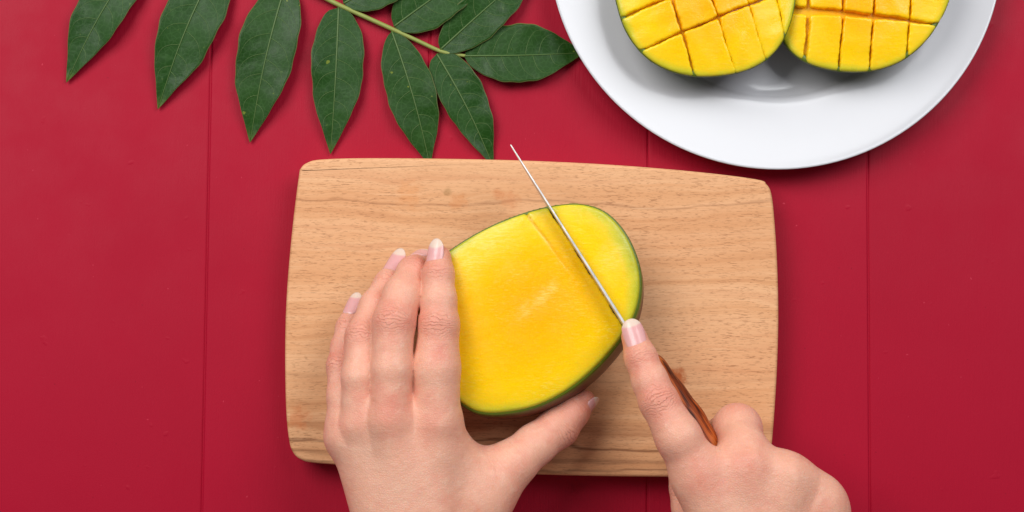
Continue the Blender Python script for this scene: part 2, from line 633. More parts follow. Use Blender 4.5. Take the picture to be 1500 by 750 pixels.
def plank_mesh():
    w = PITCH - 0.02
    prof = [(-w / 2, -th), (w / 2, -th), (w / 2, -0.75), (w / 2 - 0.25, -0.72), (w / 2 - 0.6, -0.30), (w / 2 - 1.0, -0.06), (w / 2 - 1.6, 0),
            (-w / 2 + 1.6, 0), (-w / 2 + 1.0, -0.06), (-w / 2 + 0.6, -0.30), (-w / 2 + 0.25, -0.72), (-w / 2, -0.75)]
    V, F = [], []
    n = len(prof)
    for y in (-plank_len, plank_len):
        V += [(x, y, z) for x, z in prof]
    for i in range(n):
        j = (i + 1) % n
        F.append((i, j, n + j, n + i))
    F.append(tuple(range(n))[::-1])
    F.append(tuple(range(n, 2 * n)))
    return new_mesh('plank', V, F, M_TABLE, smooth=False)


pm = plank_mesh()
for k in range(-3, 7):
    o = bpy.data.objects.new('plank', pm)
    COL.objects.link(o)
    o.parent = table
    o.location = ((seam0 + (k + 0.5) * PITCH) * 0.001, 0, 0.0)
table.rotation_euler = (0, 0, -TABLE_ROT)

# ------------------------------------------------------------------ cutting board
BOARD_Z = 18.0
BOARD_PTS = [(437, 258), (428, 330), (420, 420), (417, 500), (418, 590), (422, 640), (428, 662), (441, 674), (466, 679), (560, 685), (700, 692), (840, 697), (980, 699),
             (1060, 698), (1105, 694), (1122, 686), (1129, 668), (1134, 620), (1139, 540), (1141, 460), (1139, 380), (1135, 320), (1131, 285), (1124, 270), (1108, 262),
             (1020, 251), (900, 241), (780, 235), (660, 232), (540, 231), (470, 233), (449, 238), (440, 246)]
out = catmull([W(x, y, BOARD_Z)[:2] for x, y in BOARD_PTS], 5)
BOARD_ORG = np.array([*out.mean(0), 0.0])
M_BOARD = mat_board()


def board():
    P = out
    # inward normals
    T = np.roll(P, -1, 0) - np.roll(P, 1, 0)
    T /= np.linalg.norm(T, axis=1)[:, None]
    c = P.mean(0)
    N = np.stack([-T[:, 1], T[:, 0]], 1)
    if ((c - P) * N).sum() < 0:
        N = -N
    rings = []
    R = 1.9
    for a in np.linspace(0, math.pi / 2, 5):
        rings.append((2.6 * (1 - math.sin(a)), 0.15 + 2.6 * (1 - math.cos(a))))
    rings.append((0.0, BOARD_Z - R))
    for a in np.linspace(0, math.pi / 2, 6)[1:]:
        rings.append((R * (1 - math.cos(a)), BOARD_Z - R + R * math.sin(a)))
    V, F = [], []
    n = len(P)
    for ins, z in rings:
        q = P + N * ins
        V += [(x, y, z) for x, y in q]
    for k in range(len(rings) - 1):
        for i in range(n):
            j = (i + 1) % n
            F.append((k * n + i, k * n + j, (k + 1) * n + j, (k + 1) * n + i))
    top = [(len(rings) - 1) * n + i for i in range(n)]
    F.append(tuple(top))
    F.append(tuple(range(n))[::-1])
    area = np.sum(P[:, 0] * np.roll(P[:, 1], -1) - np.roll(P[:, 0], -1) * P[:, 1])
    if area < 0:
        F = [f[::-1] for f in F]
    o = add('cutting_board', V, F, M_BOARD, origin=BOARD_ORG)
    for p in o.data.polygons:
        if len(p.vertices) > 4:
            p.use_smooth = False
    tag(o, 'pale beech wood cutting board with rounded corners under the mango being cut', 'cutting board')
    return o


board()

# ------------------------------------------------------------------ plate
PL = W(1136, -83, 16.0)


def plate():
    r0 = 337 * PXMM(16.0)
    s = r0 / 121.0
    prof = [(0, 5.0), (40, 5.0), (66, 5.0), (74, 5.1), (77.5, 5.6), (80, 7.2), (81.6, 9.8), (83.4, 12.0), (86, 13.0), (94, 14.0), (105, 15.6), (115, 17.6), (118.5, 18.5),
            (120.3, 19.0), (121.0, 18.7), (120.9, 18.0), (119.6, 17.0), (112, 14.6), (98, 11.8), (88, 9.2), (83, 6.2), (80, 2.5), (76, 1.2), (68, 1.0), (66, 0.3), (64.5, 0.2), (63.5, 0.6), (63, 2.0), (40, 2.4), (0, 2.4)]
    prof = catmull([(r, z * 0.84) for r, z in prof], 3, closed=False)
    n = 144
    V, F = [], []
    m = len(prof)
    for r, z in prof:
        for i in range(n):
            a = 2 * math.pi * i / n
            V.append((PL[0] + r * s * math.cos(a), PL[1] + r * s * math.sin(a), z))
    for k in range(m - 1):
        for i in range(n):
            j = (i + 1) % n
            F.append((k * n + i, (k + 1) * n + i, (k + 1) * n + j, k * n + j))
    o = add('plate', V, F, mat_plate(), origin=(PL[0], PL[1], 0))
    tag(o, 'round white porcelain plate holding two scored mango halves', 'plate')


plate()

# ------------------------------------------------------------------ mango halves
M_SKIN_M = mat_mango_skin()


class MangoShape:
    def __init__(self, pts_px, zf, depth, shear=(0, 0), expo=2.3, tilt=(0, 0)):
        """outline of the cut face; tilt = slope of the face (dz/dx, dz/dy)"""
        self.zf, self.h, self.shear, self.expo, self.tilt = zf, depth, shear, expo, tilt
        P = catmull([W(x, y, zf)[:2] for x, y in pts_px], 10)
        self.c = P.mean(0)
        d = P - self.c
        th_ = np.arctan2(d[:, 1], d[:, 0])
        r = np.hypot(d[:, 0], d[:, 1])
        o = np.argsort(th_)
        self.th = th_[o]; self.r = r[o]
        self.lo = P.min(0); self.hi = P.max(0)

    def face_z(self, x, y):
        return self.zf + self.tilt[0] * (x - self.c[0]) + self.tilt[1] * (y - self.c[1])

    def s_r(self, x, y, z):
        dz = np.minimum(z - self.face_z(x, y), 0)
        dx = x - self.c[0] + self.shear[0] * dz
        dy = y - self.c[1] + self.shear[1] * dz
        t = np.arctan2(dy, dx)
        R = np.interp(t, self.th, self.r, period=2 * math.pi)
        return np.hypot(dx, dy), R, dz

    def body(self, X, inset=0.0):
        rho, R, dz = self.s_r(X[0], X[1], X[2])
        R = R - inset
        h = self.h - inset
        s = rho / R
        q = (s ** self.expo + (np.abs(dz) / h) ** self.expo) ** (1 / self.expo)
        return (q - 1) * np.minimum(R, h * 1.1)

    def edge(self, V):
        rho, R, dz = self.s_r(V[:, 0], V[:, 1], V[:, 2])
        return np.clip((R - rho) / R, 0, 1)


def skin_piece(parent, ms, h=0.8, thick=1.1):
    f = Field((ms.lo[0] - 10, ms.lo[1] - 10, ms.zf - ms.h - 16), (ms.hi[0] + 10, ms.hi[1] + 10, ms.zf + 18), h)
    X = f.xyz()
    X = np.broadcast_arrays(*X)
    d = ms.body(X)
    di = ms.body(X, thick + 2.2)
    top = X[2] - (ms.face_z(X[0], X[1]) - 0.45)
    d = smax(d, top, 0.5)
    d = np.maximum(d, -np.maximum(di, top + 30 * 0))
    V, Q = surface_nets(d, f.lo, h, 2)
    dep = np.clip((ms.face_z(V[:, 0], V[:, 1]) - V[:, 2]) / ms.h, 0, 1)
    return V, Q, dep


def flesh_cell(ms, planes, ztop, zbot, h=0.7, inset=1.25, round_=1.2, seed=0, win=None, dome=0.0, groove=None, crown=0.0, wamp=0.22):
    """flesh bounded by the body and by cut planes [(point, normal, half_gap0, half_gap1, dirlen)]"""
    lo = np.array([ms.lo[0] - 3, ms.lo[1] - 3]); hi = np.array([ms.hi[0] + 3, ms.hi[1] + 3])
    if win is not None:
        lo = np.maximum(lo, win[0]); hi = np.minimum(hi, win[1])
    if (hi - lo).min() < 1.5:
        return None
    sl = abs(ms.tilt[0]) * (hi[0] - lo[0]) + abs(ms.tilt[1]) * (hi[1] - lo[1])
    f = Field((lo[0], lo[1], ms.zf - zbot - sl - 3), (hi[0], hi[1], ms.zf + ztop + sl + crown + 4), h)
    X = np.broadcast_arrays(*f.xyz())
    P = np.stack([X[0].ravel(), X[1].ravel(), X[2].ravel()], 1)
    wob = vnoise(P, 16, seed).reshape(X[0].shape)
    fz = ms.face_z(X[0], X[1])
    d = ms.body(X, inset)
    e = np.clip(-d, 0, 20)
    rho_, R_, _ = ms.s_r(X[0], X[1], X[2])
    crown_z = crown * (1 - np.clip(rho_ / R_, 0, 1) ** 2)
    top = X[2] - (fz + ztop + crown_z + dome * (1 - np.exp(-e / 5.0)) + wamp * wob)
    d = smax(d, top, 1.3)
    d = np.maximum(d, fz - zbot - X[2])
    for (p, nrm, g0, g1, tdir, L, wseed) in planes:
        t = (X[0] - p[0]) * tdir[0] + (X[1] - p[1]) * tdir[1]
        u = np.clip(t / L, 0, 1)
        g = g0 + (g1 - g0) * u + 0.08 + 0.20 * np.sin(t * 0.21 + wseed) + 0.16 * np.sin(t * 0.57 + 2.1 * wseed) + 0.10 * np.sin(t * 1.9 + 1.1 * wseed)
        dist = (X[0] - p[0]) * nrm[0] + (X[1] - p[1]) * nrm[1]
        d = smax(d, g - dist, round_)
    if groove is not None:
        a, b, wd, dp = groove
        ba = b - a
        Lg = np.linalg.norm(ba); ba = ba / Lg
        t = (X[0] - a[0]) * ba[0] + (X[1] - a[1]) * ba[1]
        n_ = -(X[0] - a[0]) * ba[1] + (X[1] - a[1]) * ba[0] + 0.15 * np.sin(t * 0.25)
        fade = np.clip(1 - t / Lg, 0, 1) ** 0.7 * (t > -4)
        d = d + dp * np.exp(-(n_ / wd) ** 2) * fade * (np.abs(X[2] - fz) < 4)
    if not (d < 0).any():
        return None
    V, Q = surface_nets(d, f.lo, h, 1)
    if len(Q) < 30:
        return None
    ed = ms.edge(V)
    return V, Q, ed


def line_world(p0, p1, z):
    a = W(p0[0], p0[1], z)[:2]; b = W(p1[0], p1[1], z)[:2]
    t = b - a
    L = np.linalg.norm(t)
    t = t / L
    return a, t, np.array([-t[1], t[0]]), L


def scored_mango(pts, zf, depth, linesA, linesB, label, tilt, shear, fib, seed):
    ms = MangoShape(pts, zf, depth, shear, 2.3, tilt)
    root = empty('mango_half', (ms.c[0], ms.c[1], zf - depth))
    tag(root, label, 'mango', 'scored mango halves on the plate')
    V, Q, dep = skin_piece(root, ms, 0.9)
    n = vnoise(V, 60, seed) * 0.3 + 0.25 + 0.35 * (V[:, 0] - ms.c[0]) / 45
    add('skin', V, Q, M_SKIN_M, root, attrs={'depth': dep, 'blush': np.clip(n, 0, 1)})
    MF = mat_flesh('scored_mango_flesh', fib, 0.2)
    r = flesh_cell(ms, [], -2.8, depth, 1.1, 1.2, seed=seed, crown=4.0)
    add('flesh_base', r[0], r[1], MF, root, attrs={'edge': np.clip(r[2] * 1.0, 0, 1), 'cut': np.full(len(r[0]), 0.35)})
    LA = [line_world(a, b, zf) + (g0, g1) for a, b, g0, g1 in linesA]
    LB = [line_world(a, b, zf) + (g0, g1) for a, b, g0, g1 in linesB]
    k = 0
    for i in range(len(LA) + 1):
        for j in range(len(LB) + 1):
            planes = []
            if i > 0:
                a, t, n_, L, g0, g1 = LA[i - 1]; planes.append((a, n_, g0, g1, t, L, i - 1 + seed))
            if i < len(LA):
                a, t, n_, L, g0, g1 = LA[i]; planes.append((a, -n_, g0, g1, t, L, i + seed + 9))
            if j > 0:
                a, t, n_, L, g0, g1 = LB[j - 1]; planes.append((a, n_, g0, g1, t, L, 3 + j - 1 + seed))
            if j < len(LB):
                a, t, n_, L, g0, g1 = LB[j]; planes.append((a, -n_, g0, g1, t, L, 3 + j + seed + 9))
            # window of the cell
            gx, gy = np.meshgrid(np.linspace(ms.lo[0], ms.hi[0], 60), np.linspace(ms.lo[1], ms.hi[1], 60))
            ok = np.ones(gx.shape, bool)
            for (p, nn, g0, g1, t, L, _) in planes:
                ok &= ((gx - p[0]) * nn[0] + (gy - p[1]) * nn[1]) > -0.5
            if not ok.any():
                continue
            win = (np.array([gx[ok].min() - 3.5, gy[ok].min() - 3.5]), np.array([gx[ok].max() + 3.5, gy[ok].max() + 3.5]))
            k += 1
            r = flesh_cell(ms, planes, random.uniform(-0.2, 0.8), 11.5, 0.55, 0.4, 1.2, seed * 31 + k, win, 0.7, None, 4.0)
            if r is None:
                continue
            V, Q, ed = r
            rh_, R_, _ = ms.s_r(V[:, 0], V[:, 1], V[:, 2])
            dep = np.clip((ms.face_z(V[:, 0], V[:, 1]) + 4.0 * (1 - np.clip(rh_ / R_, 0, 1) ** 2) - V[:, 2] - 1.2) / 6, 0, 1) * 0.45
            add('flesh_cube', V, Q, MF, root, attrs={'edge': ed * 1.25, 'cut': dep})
    return root


scored_mango([(898, -20), (904, 10), (914, 40), (930, 66), (952, 88), (982, 104), (1018, 112), (1058, 111), (1095, 103), (1126, 86), (1148, 60), (1162, 25), (1167, -10), (1164, -60),
              (1148, -120), (1110, -165), (1060, -185), (1000, -180), (945, -145), (912, -90), (900, -50)],
             35, 28,
             [((930, 77), (1175, -24), 0.25, 0.45), ((900, 30), (1170, -76), 0.45, 0.4), ((900, -25), (1165, -128), 0.5, 0.5), ((905, -75), (1150, -170), 0.5, 0.5)],
             [((905, -160), (962, 112), 0.2, 0.1), ((945, -120), (1020, 115), 0.5, 0.42), ((992, -140), (1078, 105), 1.1, -0.35), ((1045, -140), (1120, 80), 0.6, -0.35), ((1105, -130), (1150, 50), 0.4, -0.1)][1:],
             'scored yellow mango half on the plate, nearer the leaves, overlapping the other half', (0.0, 0.03), (0.02, 0.12), 1.2, 3)
scored_mango([(1150, -60), (1141, -10), (1142, 30), (1152, 62), (1172, 83), (1200, 97), (1240, 105), (1280, 104), (1318, 92), (1350, 68), (1374, 36), (1390, 0), (1397, -45), (1390, -95),
              (1362, -140), (1315, -165), (1260, -168), (1205, -145), (1168, -105)],
             31, 24,
             [((1140, 10), (1395, 40), 2.2, 0.1), ((1140, -42), (1400, -20), 0.5, 0.5), ((1145, -95), (1400, -75), 0.5, 0.5)],
             [((1192, -160), (1181, 98), 0.4, 0.75), ((1240, -160), (1230, 105), 0.55, 0.25), ((1283, -160), (1274, 104), 0.6, 0.25), ((1334, -150), (1328, 88), 0.5, 0.25)],
             'scored yellow mango half on the plate, farther from the leaves, partly under the other half', (0.08, 0.03), (-0.03, 0.12), 1.5, 8)

# knife line in the world
KT = W(748, 212, 62.0)        # tip of the spine
KH = W(916, 476, 67.0)        # spine under the finger tip
kd = (KH - KT)[:2]
KL = np.linalg.norm(kd)
kd = kd / KL                  # along the knife towards the handle
kn = np.array([-kd[1], kd[0]])
kz = (67.0 - 62.0) / KL

MZ = 55.0
main = MangoShape([(812, 299), (850, 297), (882, 306), (907, 327), (926, 357), (938, 394), (939, 430), (929, 466), (905, 504), (873, 540), (832, 573), (786, 596), (740, 606), (700, 605),
                   (672, 590), (642, 560), (618, 515), (607, 465), (617, 415), (641, 379), (680, 350), (725, 326), (770, 309)], MZ, 36.8, (0.28, -0.38), 2.5)
mango = empty('mango_half', (main.c[0], main.c[1], BOARD_Z))
tag(mango, 'large mango half being sliced on the wooden board, smooth uncut yellow face up', 'mango')
V, Q, dep = skin_piece(mango, main, 0.8)
u = ((V[:, 0] - main.c[0]) * 0.35 - (V[:, 1] - main.c[1]) * 0.9) / 45
add('skin', V, Q, M_SKIN_M, mango, attrs={'depth': dep, 'blush': np.clip(0.5 + 0.8 * u + 0.12 * vnoise(V, 50, 2), 0, 1)})
MFM = mat_flesh('sliced_mango_flesh', 0.95, 0.5)
kp = KT[:2]
ga = W(768, 309, MZ)[:2]
gb = W(842, 408, MZ)[:2]
for sgn, zt, dm, sd in ((1, 0.5, 1.3, 5), (-1, 0.75, 0.9, 11)):
    # left (main) piece keeps the short first cut as a groove
    nrm = -kn * sgn
    side = np.sign((main.c - kp) @ nrm)
    r = flesh_cell(main, [(kp, nrm, 0.55, 0.55, kd, 100, 100.0)], zt, 30, 0.65, 1.0, 0.9, sd, None, dm,
                   (ga, gb, 0.6, 0.75) if side > 0 else None, 1.2, 0.06)
    V, Q, ed = r
    a = gb - ga; La = np.linalg.norm(a); a /= La
    t = (V[:, 0] - ga[0]) * a[0] + (V[:, 1] - ga[1]) * a[1]
    n_ = -(V[:, 0] - ga[0]) * a[1] + (V[:, 1] - ga[1]) * a[0] + 0.15 * np.sin(t * 0.25)
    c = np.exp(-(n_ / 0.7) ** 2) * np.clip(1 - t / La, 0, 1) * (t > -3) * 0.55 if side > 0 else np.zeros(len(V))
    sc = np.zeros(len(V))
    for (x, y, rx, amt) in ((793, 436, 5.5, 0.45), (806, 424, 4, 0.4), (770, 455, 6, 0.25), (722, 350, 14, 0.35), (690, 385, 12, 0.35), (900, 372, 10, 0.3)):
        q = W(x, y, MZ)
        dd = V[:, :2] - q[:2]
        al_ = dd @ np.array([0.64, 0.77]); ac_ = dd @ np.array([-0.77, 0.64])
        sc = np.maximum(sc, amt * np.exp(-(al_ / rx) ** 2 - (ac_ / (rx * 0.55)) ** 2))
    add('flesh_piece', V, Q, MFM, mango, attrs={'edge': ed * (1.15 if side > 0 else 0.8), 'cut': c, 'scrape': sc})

# ------------------------------------------------------------------ knife
knife = empty('knife', (KH[0], KH[1], BOARD_Z))
tag(knife, 'kitchen knife with steel blade and brown wooden handle slicing into the mango', 'knife')


def kpt(t, side, z):
    """t mm from the tip along the knife"""
    return (KT[0] + kd[0] * t + kn[0] * side, KT[1] + kd[1] * t + kn[1] * side, z)


HB = np.linalg.norm(W(945, 521, 68)[:2] - KT[:2])    # start of the handle


def blade():
    V, F = [], []
    L = HB + 6
    N = 60
    for i in range(N + 1):
        u = i / N
        t = L * u
        zs = 62.0 + kz * t + 0.6 * math.sin(u * 3.14)
        tipf = min(1, t / 62)
        zs -= 3.0 * (1 - tipf) ** 2 * 0
        hgt = 1.2 + 20.5 * (1 - (1 - tipf) ** 2.0) ** 0.7
        w = 0.34 + 0.36 * min(1, u * 1.4)
        sec = [(-w, zs - 0.25), (-w * 0.7, zs), (w * 0.7, zs), (w, zs - 0.25), (w * 0.75, zs - hgt * 0.6), (0.06, zs - hgt), (-0.06, zs - hgt), (-w * 0.75, zs - hgt * 0.6)]
        V += [kpt(t, s, z) for s, z in sec]
    m = 8
    for i in range(N):
        for k in range(m):
            j = (k + 1) % m
            F.append((i * m + k, i * m + j, (i + 1) * m + j, (i + 1) * m + k))
    F.append(tuple(range(m))[::-1])
    F.append(tuple(range(N * m, N * m + m)))
    add('blade', V, F, mat_steel(), knife, smooth=False)


blade()
KANG = math.atan2(kd[1], kd[0])


def handle():
    V, F = [], []
    L = 112.0
    N, m = 48, 28
    for i in range(N + 1):
        u = i / N
        t = HB + L * u
        end = min(1, u / 0.10, (1 - u) / 0.08 + 0.02)
        e = math.sqrt(max(0, 1 - (1 - end) ** 2))
        hw = (6.2 + 3.6 * math.sin(min(1, u * 1.5) * 1.57)) * (0.30 + 0.70 * e)
        hh = (9.5 + 1.5 * math.sin(u * 3.14)) * (0.45 + 0.55 * e)
        zc = 62.0 + kz * t - 6.2 - 3 * u
        hw *= 1 + 0.035 * math.sin(u * 41) + 0.03 * math.sin(u * 23 + 1)
        for k in range(m):
            a = 2 * math.pi * k / m
            ca, sa = math.cos(a), math.sin(a)
            V.append(kpt(t, 1.0 + hw * math.copysign(abs(ca) ** 0.9, ca), zc + hh * math.copysign(abs(sa) ** 0.8, sa)))
    for i in range(N):
        for k in range(m):
            j = (k + 1) % m
            F.append((i * m + k, i * m + j, (i + 1) * m + j, (i + 1) * m + k))
    F.append(tuple(range(m))[::-1])
    F.append(tuple(range(N * m, N * m + m)))
    o = add('handle', V, F, mat_handle(KANG), knife)


handle()

# ------------------------------------------------------------------ leaves
M_LEAF = mat_leaf()
M_VEIN = mat_plain('leaf_vein', (66, 96, 40), 0.5, var=0.3, c2=(84, 108, 48))
M_STEM = mat_plain('leaf_stem', (150, 158, 84), 0.5, var=0.5, c2=(128, 138, 60), sc=200)
branch = empty('leaf_branch', W(500, 8, 0))
tag(branch, 'compound green leaf with many pointed leaflets lying on the red table', 'leaf')


def tube(pts, rad, m=8):
    P = np.asarray(pts, float)
    V, F = [], []
    n = len(P)
    for i in range(n):
        t = P[min(i + 1, n - 1)] - P[max(i - 1, 0)]
        t /= np.linalg.norm(t)
        s = np.cross(t, [0, 0, 1.0]); s /= np.linalg.norm(s)
        b = np.cross(s, t)
        r = rad[i] if hasattr(rad, '__len__') else rad
        for k in range(m):
            a = 2 * math.pi * k / m
            V.append(P[i] + r * (s * math.cos(a) + b * math.sin(a)))
    for i in range(n - 1):
        for k in range(m):
            j = (k + 1) % m
            F.append((i * m + k, (i + 1) * m + k, (i + 1) * m + j, i * m + j))
    F.append(tuple(range(m))); F.append(tuple(range((n - 1) * m, n * m))[::-1])
    return V, F


rachis_px = [(150, -118), (218, -98), (315, -72), (415, -33), (470, -6), (500, 9), (573, 42), (612, 60), (645, 75), (664, 79), (682, 82)]
RP = catmull([W(x, y, 3.0) for x, y in rachis_px], 6, closed=False)
V, F = tube(RP, np.linspace(1.7, 0.95, len(RP)), 10)
add('stem', V, F, M_STEM, branch)


def leaflet(base, tip, wl, wr, bend, lift, tipz, seed, peak=0.42, roll=0.0):
    """base, tip in photo px; wl / wr half widths (px) to either side; bend in px (sideways bow)"""
    r = random.Random(seed)
    b = W(*base, 3.2); t = W(*tip, tipz)
    d = (t - b)[:2]; L = np.linalg.norm(d); d /= L
    nn = np.array([-d[1], d[0]])
    s_ = PXMM(3)
    N, M_ = 44, 12
    ph = [r.uniform(0, 6.28) for _ in range(6)]

    def width(u, w):
        # pointed-oval with a drawn-out tip
        bb = 0.84
        aa = bb * peak / (1 - peak) * 0.92
        u_ = min(max(u, 0.0), 1.0)
        f = (u_ / peak) ** aa * ((1 - u_) / (1 - peak)) ** bb if u_ > 0 else 0
        f *= 1 - 0.42 * max(0, (u_ - 0.66) / 0.34) ** 1.4
        tipw = 0.05 * max(0, min(1, (1.0 - u) / 0.02)) if u > 0.5 else 0
        return w * max(f, tipw) * s_

    def pt(u, v, up=0.0):
        w = width(u, wl if v > 0 else wr)
        w *= 1 + 0.018 * math.sin(u * 19 + ph[0] + (2 if v > 0 else 0)) + 0.015 * math.sin(u * 43 + ph[1])
        c = b[:2] + d * (u * L) + nn * (bend * s_ * math.sin(math.pi * u) )
        q = c + nn * (v * w)
        z = b[2] * (1 - u) + tipz * u + lift * math.sin(math.pi * min(1, u * 1.05)) ** 1.0
        z += 1.5 * abs(v) ** 1.5 * math.sin(math.pi * u) ** 0.5 + 0.9 * abs(v) ** 2 * math.sin(u * 14 + ph[2] + (1.7 if v > 0 else 0)) * math.sin(math.pi * u)
        z += roll * v * w * 0.5
        z += 0.4 * (0.5 - 0.5 * math.cos(u * 2 * math.pi * 8 - abs(v) * 3.0)) * min(1, abs(v) * 3) * (1 - abs(v))
        return np.array([q[0], q[1], max(z, 0.5) + up])

    V, F, al, sd = [], [], [], []
    for i in range(N + 1):
        u = i / N
        for j in range(-M_, M_ + 1):
            V.append(pt(u, j / M_)); al.append(u); sd.append(abs(j / M_))
    c = 2 * M_ + 1
    for i in range(N):
        for j in range(2 * M_):
            F.append((i * c + j, i * c + j + 1, (i + 1) * c + j + 1, (i + 1) * c + j)[::-1])
    # underside, 0.3 mm below
    n0 = len(V)
    V += [v - np.array([0, 0, 0.3]) for v in V]; al += al; sd += sd
    F += [tuple(n0 + k for k in f[::-1]) for f in F]
    bd = [i * c for i in range(N + 1)], [i * c + c - 1 for i in range(N + 1)]
    for i in range(N):
        F.append((i * c, n0 + i * c, n0 + (i + 1) * c, (i + 1) * c))
        F.append((i * c + c - 1, (i + 1) * c + c - 1, n0 + (i + 1) * c + c - 1, n0 + i * c + c - 1))
    lo = add('leaflet', V, F, M_LEAF, branch, attrs={'along': al, 'side': sd})
    mid = [pt(u, 0, 0.10) for u in np.linspace(-0.0, 0.985, 40)]
    V, F = tube(mid, np.linspace(0.62, 0.16, 40), 6)
    add('midrib', V, F, M_VEIN, lo)
    # side veins, arched towards the tip
    VV, FF = [], []
    K = 6
    for k in range(K):
        for sg in (-1, 1):
            u0 = 0.06 + 0.78 * (k + (0.35 if sg > 0 else 0) + r.uniform(-.12, .12)) / K
            pts = []
            reach = 0.20 * (1 - 0.45 * u0)
            for q in np.linspace(0, 1, 12):
                uu = u0 + reach * (q * 0.45 + 0.75 * q ** 2.6)
                vv = sg * (0.93 * (1 - (1 - q) ** 1.55))
                if uu < 0.985:
                    pts.append(pt(uu, vv, 0.02))
            if len(pts) < 4:
                continue
            v, f = tube(pts, np.linspace(0.20, 0.05, len(pts)), 5)
            o_ = len(VV)
            VV += v; FF += [tuple(o_ + x for x in q) for q in f]
    add('side_veins', VV, FF, M_VEIN, lo)
    return lo


# base px, tip px, half width on the left of travel / on the right, bow
leaflet((222, -88), (97, 121), 36, 40, -6, 2.6, 2, 1, 0.45, 0.10)
leaflet((322, -60), (231, 160), 46, 40, -4, 3.2, 2, 2, 0.40, -0.06)
leaflet((420, -28), (366, 209), 42, 44, -3, 3.4, 2, 3, 0.43, 0.05)
leaflet((496, 11), (484, 226), 41, 36, 2, 2.2, 2, 4, 0.39, -0.05)
leaflet((574, 46), (630, 243), 35, 37, 4, 2.2, 1.0, 5, 0.47)
leaflet((640, 79), (723, 245), 35, 30, 4, 2.2, 1.0, 6, 0.37, 0.06)
leaflet((680, 82), (856, 77), 47, 41, -3, 2.8, 2.0, 7, 0.46, -0.08)
leaflet((645, 73), (790, -55), 32, 37, 0, 2.6, 3, 8, 0.42)
leaflet((577, 39), (722, -62), 41, 41, 0, 2.6, 3, 9, 0.42)
leaflet((503, 5), (640, -75), 36, 36, -4, 2.6, 3, 10, 0.42)

# ------------------------------------------------------------------ hands
M_HAND = mat_skin('hand_skin')
M_NAIL = mat_nail()


def J(x, y, z, r):
    p = W(x, y, z)
    return np.array([p[0], p[1], p[2], r * PXMM(z)])


